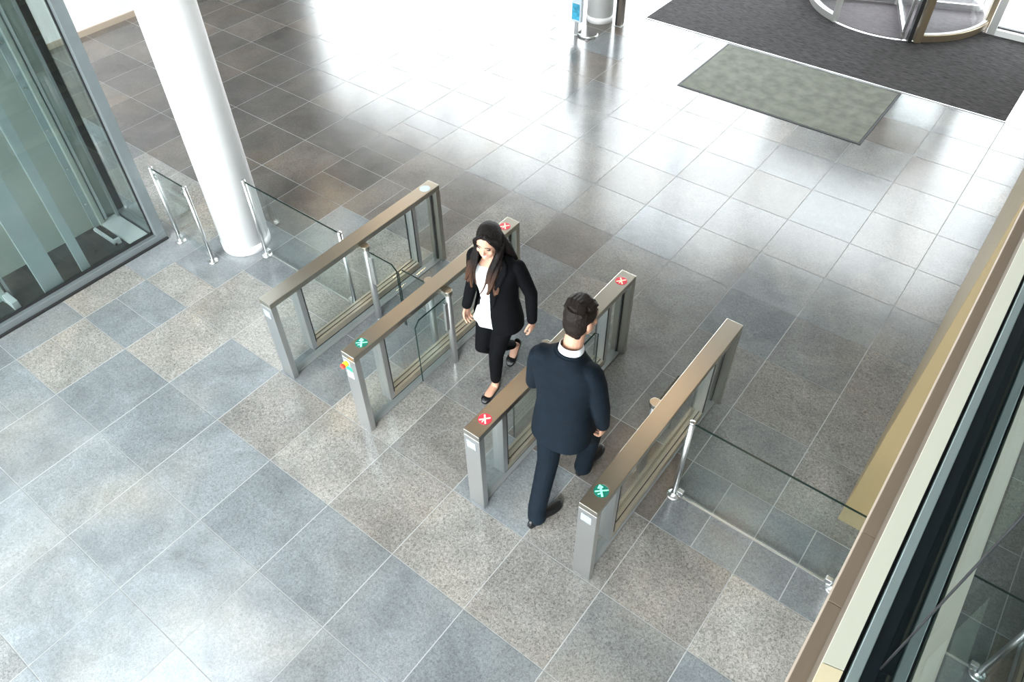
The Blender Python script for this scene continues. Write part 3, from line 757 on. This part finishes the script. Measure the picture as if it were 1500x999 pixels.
def woman():
    root = thing('person', 'smiling woman in black blazer, white top and black trousers walking through the middle lane', 'person', (2.88, 2.30, 0))
    O = Vector((2.88, 2.30, 0))
    def l(x, y, z): return Vector((x, y, z)) - O
    hc = l(2.885, 2.262, 1.562)
    rot = (Matrix.Rotation(math.radians(180 + 16), 3, 'Z') @ Matrix.Rotation(math.radians(-14), 3, 'X') @ Matrix.Rotation(math.radians(-4), 3, 'Y'))
    RS, LS = l(2.715, 2.30, 1.335), l(3.050, 2.375, 1.335)
    RE, LE = l(2.665, 2.335, 1.07), l(3.125, 2.435, 1.07)
    RW, LW = l(2.655, 2.245, .835), l(3.140, 2.430, .815)
    RH, LH = l(2.80, 2.33, .86), l(2.96, 2.37, .86)
    RK, LK = l(2.815, 2.215, .475), l(2.945, 2.225, .475)
    RA, LA = l(2.805, 2.615, .175), l(2.905, 2.255, .095)
    ctr = l(2.882, 2.335, 0)
    # ---- body (one continuous skin)
    bm = BM()
    W = head_shape(bm, hc, rot, .98)
    nb = l(2.883, 2.32, 1.39)
    capsule(bm, [nb - Vector((0, 0, .08)), nb, hc + rot @ Vector((0, -.005, -.05))], [(.06, .055), (.050, .050), (.047, .049)], 16)
    ring_loft(bm, [ell_ring((ctr.x, ctr.y + oy, z), rx, ry, .2) for z, rx, ry, oy in ((.82, .12, .08, 0), (1.0, .11, .075, 0), (1.2, .125, .085, 0), (1.32, .14, .075, .0), (1.375, .10, .055, .0))])
    for S_, E_, W_ in ((RS, RE, RW), (LS, LE, LW)): capsule(bm, [S_.lerp(E_, .1), E_, W_], [.030, .030, .024], 12)
    for H_, K_, A_ in ((RH, RK, RA), (LH, LK, LA)): capsule(bm, [H_, K_.lerp(H_, .08), K_.lerp(A_, .08), A_], [.060, .032, .032, .030], 12)
    hand(bm, RW, (.05, -.10, -1), (1, .3, 0), (0, -1, 0), .95, .45)
    hand(bm, LW, (.06, -.06, -1), (-1, .2, 0), (0, -1, 0), .95, .5)
    for A_, h, t in ((LA, l(2.893, 2.285, .018), l(2.915, 2.085, .014)), (RA, l(2.797, 2.70, .135), l(2.835, 2.535, .015))):
        capsule(bm, [A_, h + (t - h) * .22 + Vector((0, 0, .028)), h + (t - h) * .62 + Vector((0, 0, .020)), h + (t - h) * .9 + Vector((0, 0, .012))], [(.030, .030), (.034, .030), (.036, .020), (.026, .012)], 12, side=(1, 0, 0))
    body = obj('body', fuse(bm, .0045, 2), M['skin'], root, smooth=True)
    eyes(root, W, rot, .98, 'eye')
    bm = BM(); capsule(bm, [W(-.027, .078, -.056), W(-.013, .0865, -.065), W(0, .0885, -.067), W(.013, .0865, -.065), W(.027, .078, -.056)], [.003, .0058, .0066, .0058, .003], 10); obj('lips', bm, M['lips'], root, smooth=True)
    bm = BM(); capsule(bm, [W(-.017, .0885, -.061), W(0, .0940, -.0655), W(.017, .0885, -.061)], [.0022, .0034, .0022], 8); obj('teeth', bm, M['teeth'], root, smooth=True)
    # ---- hair: cap with a centre parting, back fall, two wavy front falls
    bm = BM()
    ellip(bm, hc + rot @ Vector((-.008, -.026, .030)), (.078, .098, .100), rot, 28, 16)
    ellip(bm, hc + rot @ Vector((.010, -.026, .030)), (.078, .098, .100), rot, 28, 16)
    ellip(bm, hc + rot @ Vector((0, -.004, .070)), (.064, .078, .061), rot, 24, 14)
    for sx in (-1, 1):
        ellip(bm, hc + rot @ Vector((sx * .062, -.015, -.02)), (.030, .050, .075), rot, 18, 10)
        capsule(bm, [hc + rot @ Vector((sx * .010, .050, .112)), hc + rot @ Vector((sx * .045, .058, .084)), hc + rot @ Vector((sx * .070, .040, .040)), hc + rot @ Vector((sx * .078, .018, -.02)), hc + rot @ Vector((sx * .078, .0, -.08)), hc + rot @ Vector((sx * .076, -.01, -.13))], [(.010, .016), (.013, .022), (.013, .026), (.016, .030), (.020, .034), (.024, .038)], 14)
    capsule(bm, [hc + rot @ Vector((0, -.075, .02)), l(2.905, 2.385, 1.45), l(2.905, 2.425, 1.33), l(2.91, 2.43, 1.22)], [(.074, .040), (.082, .042), (.100, .038), (.08, .025)], 18, side=(1, .2, 0))
    rnd = random.Random(4)
    def lock(base, tip, r0, r1, wob, ph):
        base, tip = Vector(base), Vector(tip); pts = []; rad = []
        for k in range(12):
            t = k / 11; p = base.lerp(tip, t)
            p += Vector((math.sin(t * 7 + ph), math.cos(t * 6 + ph) * .5, 0)) * wob * t
            pts.append(p); r = r0 + (r1 - r0) * t; rad.append((r, r * .75))
        capsule(bm, pts, rad, 10)
    for k in range(6):     # image-left side (her right)
        t = k / 5
        lock(hc + rot @ Vector((.082, .01 - .05 * t, -.06)), l(2.775 - .095 * t, 2.165 + .075 * t, 1.14 + .04 * rnd.random() + .02 * t), .026, .010, .016, k * 1.3)
    for k in range(6):     # image-right side (her left)
        t = k / 5
        lock(hc + rot @ Vector((-.082, .01 - .05 * t, -.06)), l(2.935 + .075 * t, 2.150 + .05 * t, 1.14 + .04 * rnd.random() + .03 * t), .026, .010, .016, k * 1.7 + 1)
    lock(hc + rot @ Vector((.07, .035, -.09)), l(2.832, 2.150, 1.215), .014, .006, .012, 0.4)
    lock(hc + rot @ Vector((-.065, .035, -.10)), l(2.895, 2.135, 1.17), .015, .006, .014, 2.2)
    obj('hair', fuse(bm, .0045, 2), M['hair_w'], root, smooth=True)
    # ---- white peplum top
    bm = BM(); rings = []
    for z, rx, ry, oy in ((.775, .178, .142, -.01), (.80, .172, .136, -.008), (.86, .160, .124, 0), (.93, .142, .108, .004), (.985, .130, .099, .004), (1.06, .134, .104, -.002), (1.15, .148, .118, -.012), (1.22, .150, .116, -.010), (1.28, .138, .098, 0), (1.315, .118, .080, .004)):
        r = ell_ring((ctr.x, ctr.y + oy, z), rx, ry, .2, 60, .95)
        if z < .9:
            k = (.9 - z) / .125
            r = [(x + (x - ctr.x) * .035 * k * math.sin(i * 2 * PI / 60 * 9), y + (y - ctr.y) * .05 * k * math.sin(i * 2 * PI / 60 * 9), zz + .010 * k * math.sin(i * 2 * PI / 60 * 4 + 1)) for i, (x, y, zz) in enumerate(r)]
        rings.append(r)
    ring_loft(bm, rings); obj('top', bm, M['white_cloth'], root, smooth=True)
    # ---- blazer
    fr = -PI / 2 + .10
    R_ = []
    for z, rx, ry, oy, gl, gr in ((.735, .205, .158, .01, .34, 1.35), (.80, .204, .155, .01, .28, 1.32), (.90, .185, .140, .01, .16, 1.28), (.99, .165, .122, .008, .10, 1.22), (1.10, .168, .126, 0, .16, 1.20), (1.20, .182, .136, -.006, .30, 1.10),
                              (1.28, .188, .128, 0, .45, .95), (1.335, .176, .100, .004, .60, .85), (1.375, .135, .080, .008, .80, .90), (1.40, .085, .065, .012, .95, .95), (1.415, .068, .062, .016, 1.05, 1.05)):
        R_.append((ctr.x + .004, ctr.y + oy, z, rx, ry, gl, gr))
    bm = BM()
    ring_loft(bm, [[(cx_ + rx * sgnpow(math.cos(2 * PI * i / 40), .9), cy_ + ry * sgnpow(math.sin(2 * PI * i / 40), .9), z) for i in range(40)] for cx_, cy_, z, rx, ry, _, _ in R_])
    for S_, E_, W_ in ((RS, RE, RW), (LS, LE, LW)):
        d = (W_ - E_).normalized()
        capsule(bm, [S_.lerp(E_, .02), S_.lerp(E_, .35), E_, E_.lerp(W_, .5), W_ - d * .005], [(.050, .056), (.052, .056), (.046, .048), (.042, .043), (.036, .038)], 18)
    me = fuse(bm, .006, 4)
    bm = BM(); bm.from_mesh(me); bpy.data.meshes.remove(me)
    def gaps(z):
        for p, q in zip(R_, R_[1:]):
            if p[2] <= z <= q[2]:
                t = (z - p[2]) / (q[2] - p[2]); return [p[k] + (q[k] - p[k]) * t for k in range(7)]
        return list(R_[0] if z < R_[0][2] else R_[-1])
    kill = []
    for f in bm.faces:
        c = f.calc_center_median(); g_ = gaps(c.z); dx, dy = c.x - g_[0], c.y - g_[1]
        a_ = (math.atan2(dy, dx) - fr + PI) % (2 * PI) - PI
        on_body = (dx / (g_[3] + .02)) ** 2 + (dy / (g_[4] + .02)) ** 2 < 1.02
        if (on_body and -g_[6] < a_ < g_[5]) or c.z < .742 or (c.z > 1.408 and on_body): kill.append(f)
    bmesh.ops.delete(bm, geom=kill, context='FACES')
    for it in range(8):                                    # even out the cut edge
        nw = {}
        for v in bm.verts:
            e = [x for x in v.link_edges if x.is_boundary]
            if len(e) == 2: nw[v] = (v.co + e[0].other_vert(v).co + e[1].other_vert(v).co) / 3
        for v, c in nw.items(): v.co = c
    bz = obj('blazer', bm, M['black_cloth'], root, smooth=True, solid=.006)
    for side in (0, 1):
        bm = BM(); rows = []
        for q, (gi, ri) in enumerate(zip(grid_pts(R_, fr, side), R_)):
            if ri[2] < .99: continue
            rows.append(gi)
        for a, b in zip(rows, rows[1:]):
            f = [bm.verts.new(v) for v in (a[0], a[1], b[1], b[0])]; bm.faces.new(f)
        bmesh.ops.remove_doubles(bm, verts=bm.verts, dist=.0005)
        obj('lapel', bm, M['black_cloth'], bz, smooth=True, solid=.005)
    # ---- trousers
    bm = BM()
    ring_loft(bm, [ell_ring((ctr.x, ctr.y + oy, z), rx, ry, .2) for z, rx, ry, oy in ((.74, .155, .115, .01), (.80, .168, .125, .01), (.88, .162, .118, .008), (.95, .140, .10, .005), (1.0, .125, .09, 0))])
    capsule(bm, [RH + Vector((0, 0, -.02)), RH.lerp(RK, .4), RK + Vector((0, .0, .02)), RK.lerp(RA, .25), RK.lerp(RA, .55), RA + (RK - RA).normalized() * .02], [.088, .080, .060, .056, .052, .042], 18)
    capsule(bm, [LH + Vector((0, 0, -.02)), LH.lerp(LK, .4), LK, LK.lerp(LA, .3), LK.lerp(LA, .6), LA + Vector((0, 0, .045))], [.090, .080, .059, .057, .050, .044], 18)
    obj('trousers', fuse(bm, .006, 3), M['black_cloth'], root, smooth=True)
    # ---- shoes: black ballet flats cut low on the instep
    def flat(h, t):
        bm = BM(); h, t = Vector(h), Vector(t); d = (t - h); L = d.length; d.normalize(); s = d.cross(Vector((0, 0, 1))).normalized(); u = s.cross(d)
        rows = []
        for q, w, hh in ((0, .34, .050), (.05, .58, .054), (.15, .70, .050), (.30, .68, .036), (.45, .72, .026), (.60, .88, .024), (.70, .98, .030), (.80, .98, .036), (.90, .82, .032), (.97, .52, .024), (1, .25, .014)):
            c = h + d * L * q; hw = .042 * w; r = []
            cut = .70 > q > .03
            prof = ((-1, 0), (-1.04, .4), (-.99, .85), (-.93, 1.0), (-.75, .55 if cut else 1.08), (0, .3 if cut else 1.15), (.75, .55 if cut else 1.08), (.93, 1.0), (.99, .85), (1.04, .4), (1, 0), (0, -.02))
            for x, z in prof: r.append(c + s * x * hw + u * (z * hh + .002))
            rows.append(r)
        ring_loft(bm, rows); return bm
    obj('shoe', flat(l(2.891, 2.30, 0), l(2.917, 2.068, 0)), M['shoe'], root, smooth=True)
    obj('shoe', flat(l(2.793, 2.725, .125), l(2.838, 2.515, .002)), M['shoe'], root, smooth=True)
    return root

def grid_pts(R_, fr, side):
    out = []
    for cx, cy, z, rx, ry, gl, gr in R_:
        a = fr + gl if side == 0 else fr - gr
        b = a + (.22 if side == 0 else -.22) * (1 if z > 1.05 else .35)
        p = []
        for q in (a, b):
            p.append((cx + (rx + .012) * sgnpow(math.cos(q), .88), cy + (ry + .012) * sgnpow(math.sin(q), .88), z))
        out.append(p)
    return out

def man():
    O = Vector((3.90, 1.75, 0))
    root = thing('person', 'man in a dark navy suit seen from behind, walking away through the right lane', 'person', O)
    def l(x, y, z): return Vector((x, y, z)) - O
    hc = l(3.905, 1.865, 1.745)
    rot = (Matrix.Rotation(math.radians(-10), 3, 'Z') @ Matrix.Rotation(math.radians(-8), 3, 'X'))
    LS, RS = l(3.715, 1.715, 1.455), l(4.085, 1.765, 1.455)
    LE, RE = l(3.672, 1.735, 1.15), l(4.140, 1.790, 1.15)
    LW, RW = l(3.690, 1.945, .985), l(4.125, 1.870, .895)
    LH, RH = l(3.815, 1.735, .93), l(3.985, 1.775, .93)
    LK, RK = l(3.850, 1.660, .50), l(3.970, 2.00, .50)
    LA, RA = l(3.895, 1.46, .10), l(3.925, 2.03, .095)
    cx, cy = 0.0, -.005
    bm = BM()
    W = head_shape(bm, hc, rot, 1.06, True)
    nb = l(3.90, 1.79, 1.53)
    capsule(bm, [nb - Vector((0, .02, .10)), nb, hc + rot @ Vector((0, -.02, -.05))], [(.075, .070), (.062, .062), (.058, .060)], 16)
    ring_loft(bm, [ell_ring((cx, cy, z), rx, ry, .1) for z, rx, ry in ((.9, .13, .09), (1.1, .125, .085), (1.3, .15, .09), (1.44, .16, .08), (1.50, .10, .06))])
    for S_, E_, W_ in ((LS, LE, LW), (RS, RE, RW)): capsule(bm, [S_.lerp(E_, .15) + Vector((0, 0, -.02)), E_, W_], [.034, .036, .029], 12)
    for H_, K_, A_ in ((LH, LK, LA), (RH, RK, RA)): capsule(bm, [H_, K_, A_], [.070, .050, .036], 12)
    hand(bm, RW, (-.02, .18, -1), (-1, -.1, 0), (0, 1, 0), 1.08, .6)
    hand(bm, LW, (.10, .75, -.7), (1, 0, 0), (0, .7, .7), 1.08, .6)
    for A_, h, t in ((LA, l(3.893, 1.42, .02), l(3.945, 1.68, .02)), (RA, l(3.918, 1.99, .02), l(3.93, 2.26, .02))):
        capsule(bm, [A_, h + (t - h) * .2 + Vector((0, 0, .02)), h + (t - h) * .6 + Vector((0, 0, .015)), h + (t - h) * .85 + Vector((0, 0, .012))], [(.032, .032), (.025, .025), (.028, .012), (.022, .010)], 12, side=(1, 0, 0))
    obj('body', fuse(bm, .0045, 2), M['skin_m'], root, smooth=True)
    eyes(root, W, rot, 1.06, 'eye')
    bm = BM(); capsule(bm, [W(-.026, .078, -.062), W(0, .0885, -.066), W(.026, .078, -.062)], [.003, .006, .003], 8); obj('lips', bm, M['lips'], root, smooth=True)
    # hair: short back and sides, fuller top combed forward
    bm = BM()
    ellip(bm, hc + rot @ Vector((0, -.014, .042)), (.086, .108, .094), rot, 28, 16)
    ellip(bm, hc + rot @ Vector((0, -.044, -.015)), (.080, .074, .094), rot, 28, 16)
    ellip(bm, hc + rot @ Vector((0, -.046, -.090)), (.058, .040, .058), rot, 24, 14)
    rnd = random.Random(9)
    for k in range(22):
        px = -.066 + .132 * (k % 11) / 10; row = k // 11
        hz = .128 - (px / .08) ** 2 * .030
        ys = (-.085, -.045, .005) if row == 0 else (-.020, .030, .076)
        zs = (hz - .022, hz + .004, hz + .006) if row == 0 else (hz + .004, hz + .010 + rnd.uniform(-.003, .004), hz - .024)
        sk = -.010 + rnd.uniform(-.006, .006)
        capsule(bm, [hc + rot @ Vector((px + sk * q, ys[q], zs[q])) for q in range(3)], [.0095, .0115, .009], 8)
    for k in range(16):
        a = PI * (.12 + .76 * k / 15); px, py = .083 * math.cos(a), -.020 - .100 * math.sin(a)
        capsule(bm, [hc + rot @ Vector((px * .93, py * .93, .095)), hc + rot @ Vector((px * 1.0, py, .045)), hc + rot @ Vector((px * .95, py * .93, -.02))], [.008, .0085, .005], 8)
    obj('hair', fuse(bm, .004, 9), M['hair_m'], root, smooth=True)
    # shirt + collar
    bm = BM()
    ring_loft(bm, [ell_ring((cx, cy + oy, z), rx, ry, .1) for z, rx, ry, oy in ((.95, .14, .105, 0), (1.2, .155, .11, 0), (1.4, .165, .105, .0), (1.49, .12, .085, .01), (1.525, .085, .075, .02))])
    sh = obj('shirt', bm, M['shirt'], root, smooth=True)
    bm = BM(); rows = []
    for dz, r in ((-.035, .084), (.005, .078), (.042, .071), (.046, .068), (.0, .070)):
        rows.append([(nb.x + r * math.cos(2 * PI * i / 32), nb.y - .002 + r * 1.02 * math.sin(2 * PI * i / 32), nb.z + .012 + dz - .016 * math.sin(2 * PI * i / 32)) for i in range(32)])
    ring_loft(bm, rows, cap=False); obj('collar', bm, M['shirt'], sh, smooth=True)
    # jacket
    fr = PI / 2
    R_ = []
    for z, rx, ry, oy, g in ((.785, .208, .160, -.020, .30), (.82, .207, .158, -.018, .22), (.95, .198, .148, -.010, .10), (1.08, .184, .134, -.004, .06), (1.18, .186, .132, -.004, .06), (1.30, .202, .136, -.006, .20),
                          (1.39, .212, .134, -.006, .35), (1.45, .205, .118, -.004, .5), (1.495, .165, .098, .002, .7), (1.525, .112, .088, .014, .9), (1.545, .090, .083, .026, 1.0)):
        R_.append((cx, cy + oy, z, rx, ry, g, g))
    bm = BM(); rows = []
    for cx_, cy_, z, rx, ry, _, _ in R_:
        k = max(0, min(1, (z - .8) / .6)); rows.append(ell_ring((cx_, cy_, z), rx, ry, .10 * k, 44, .88))
    ring_loft(bm, rows)
    sh_y = .06
    capsule(bm, [Vector((-.170, -.028, 1.470)), Vector((0, -.005, 1.482)), Vector((.170, .016, 1.470))], [(.066, .046), (.075, .045), (.066, .046)], 16, side=(0, 1, 0))
    for S_, E_, W_ in ((LS, LE, LW), (RS, RE, RW)):
        d = (W_ - E_).normalized()
        capsule(bm, [S_ + Vector((0, 0, -.015)), S_.lerp(E_, .3), E_, E_.lerp(W_, .5), W_ - d * .005], [(.058, .068), (.064, .070), (.057, .062), (.052, .055), (.045, .047)], 18)
    jk = obj('jacket', fuse(bm, .006, 5), M['suit'], root, smooth=True)
    bm = BM(); d = (RW - RE).normalized(); tube(bm, [RW - d * .012, RW + d * .010], [.040, .038], 18); obj('shirt_cuff', bm, M['shirt'], jk, smooth=True)
    # jacket collar roll round the back of the neck
    bm = BM(); rows = []
    for k in range(25):
        a = PI * 1.02 + (PI * .96) * k / 24; rr = .089
        rows.append(Vector((nb.x + rr * 1.05 * math.cos(a), nb.y + rr * math.sin(a), nb.z + .002 - .016 * math.sin(a) - .012)))
    tube(bm, rows, [(.010, .022)] * 25, 10, side=(0, 0, 1) if False else None); obj('coat_collar', bm, M['suit'], jk, smooth=True)
    # trousers
    bm = BM()
    ring_loft(bm, [ell_ring((cx, cy + oy, z), rx, ry, .05) for z, rx, ry, oy in ((.78, .165, .125, 0), (.86, .18, .135, -.008), (.95, .17, .125, -.005), (1.05, .15, .11, 0))])
    capsule(bm, [LH, LH.lerp(LK, .4), LK, LK.lerp(LA, .45), LA.lerp(LK, .12), LA + Vector((.004, .012, -.040))], [.105, .094, .077, .070, .066, .068], 20)
    capsule(bm, [RH, RH.lerp(RK, .4), RK, RK.lerp(RA, .45), RA.lerp(RK, .12), RA + Vector((0, -.01, -.035))], [.103, .093, .077, .070, .066, .068], 20)
    obj('trousers', fuse(bm, .006, 3), M['suit'], root, smooth=True)
    bm = BM(); shoe(bm, l(3.886, 1.385, .002), l(3.955, 1.70, .002), .098, .078, .058); obj('shoe', bm, M['shoe'], root, smooth=True, sub=1)
    bm = BM(); shoe(bm, l(3.915, 1.955, .002), l(3.935, 2.285, .03), .098, .078, .058); obj('shoe', bm, M['shoe'], root, smooth=True, sub=1)
woman(); man()

# ------------------------------------------------------------------ daylight
w = bpy.data.worlds.new('sky'); sc.world = w; w.use_nodes = True
bg = w.node_tree.nodes['Background']; bg.inputs[0].default_value = (.925, .96, 1.0, 1); nt = w.node_tree
tcw = nt.nodes.new('ShaderNodeTexCoord'); spw = nt.nodes.new('ShaderNodeSeparateXYZ'); nt.links.new(tcw.outputs['Generated'], spw.inputs[0])
def ramp(out, a, b, lo, hi):
    r = nt.nodes.new('ShaderNodeMapRange'); r.interpolation_type = 'SMOOTHSTEP'
    r.inputs['From Min'].default_value = a; r.inputs['From Max'].default_value = b; r.inputs['To Min'].default_value = lo; r.inputs['To Max'].default_value = hi
    nt.links.new(spw.outputs[out], r.inputs['Value']); return r.outputs[0]
mulw = nt.nodes.new('ShaderNodeMath'); mulw.operation = 'MULTIPLY'                    # hazy sky, brighter on the sun's side
nt.links.new(ramp('Y', -.8, .3, 17.0, 12.0), mulw.inputs[0]); nt.links.new(ramp('X', -.6, .5, 1.0, .78), mulw.inputs[1])
mulz = nt.nodes.new('ShaderNodeMath'); mulz.operation = 'MULTIPLY'
nt.links.new(mulw.outputs[0], mulz.inputs[0]); nt.links.new(ramp('Z', .45, .95, 1.0, .48), mulz.inputs[1]); nt.links.new(mulz.outputs[0], bg.inputs[1])
sl = bpy.data.lights.new('sun', 'SUN'); sl.energy = 5.5; sl.angle = math.radians(20); sl.color = (1.0, .985, .96)      # hazy sun through the rear windows
so = bpy.data.objects.new('sun', sl); COL.objects.link(so)
so.rotation_euler = Vector((-.40, 1.0, -.54)).to_track_quat('-Z', 'Y').to_euler()
def portal(loc, rot, sx, sy):
    l = bpy.data.lights.new('portal', 'AREA'); l.shape = 'RECTANGLE'; l.size = sx; l.size_y = sy
    l.cycles.is_portal = True
    o = bpy.data.objects.new('portal', l); COL.objects.link(o); o.location = loc; o.rotation_euler = rot
portal((-.85, FAC + .15, 3.08), (-PI / 2, 0, 0), 20.1, 6.15)
portal((1.5, FY0 - .3, 3.25), (PI / 2, 0, 0), 15.0, 5.9)

# ------------------------------------------------------------------ picture settings
sc.view_settings.view_transform = 'Standard'; sc.view_settings.look = 'None'
sc.view_settings.gamma = 1; sc.view_settings.use_curve_mapping = False
sc.view_settings.exposure = 0.0
sc.cycles.use_denoising = True
sc.cycles.max_bounces = 10; sc.cycles.transparent_max_bounces = 24; sc.cycles.glossy_bounces = 5; sc.cycles.diffuse_bounces = 4
sc.cycles.caustics_reflective = False; sc.cycles.caustics_refractive = False
sc.cycles.sample_clamp_indirect = 6
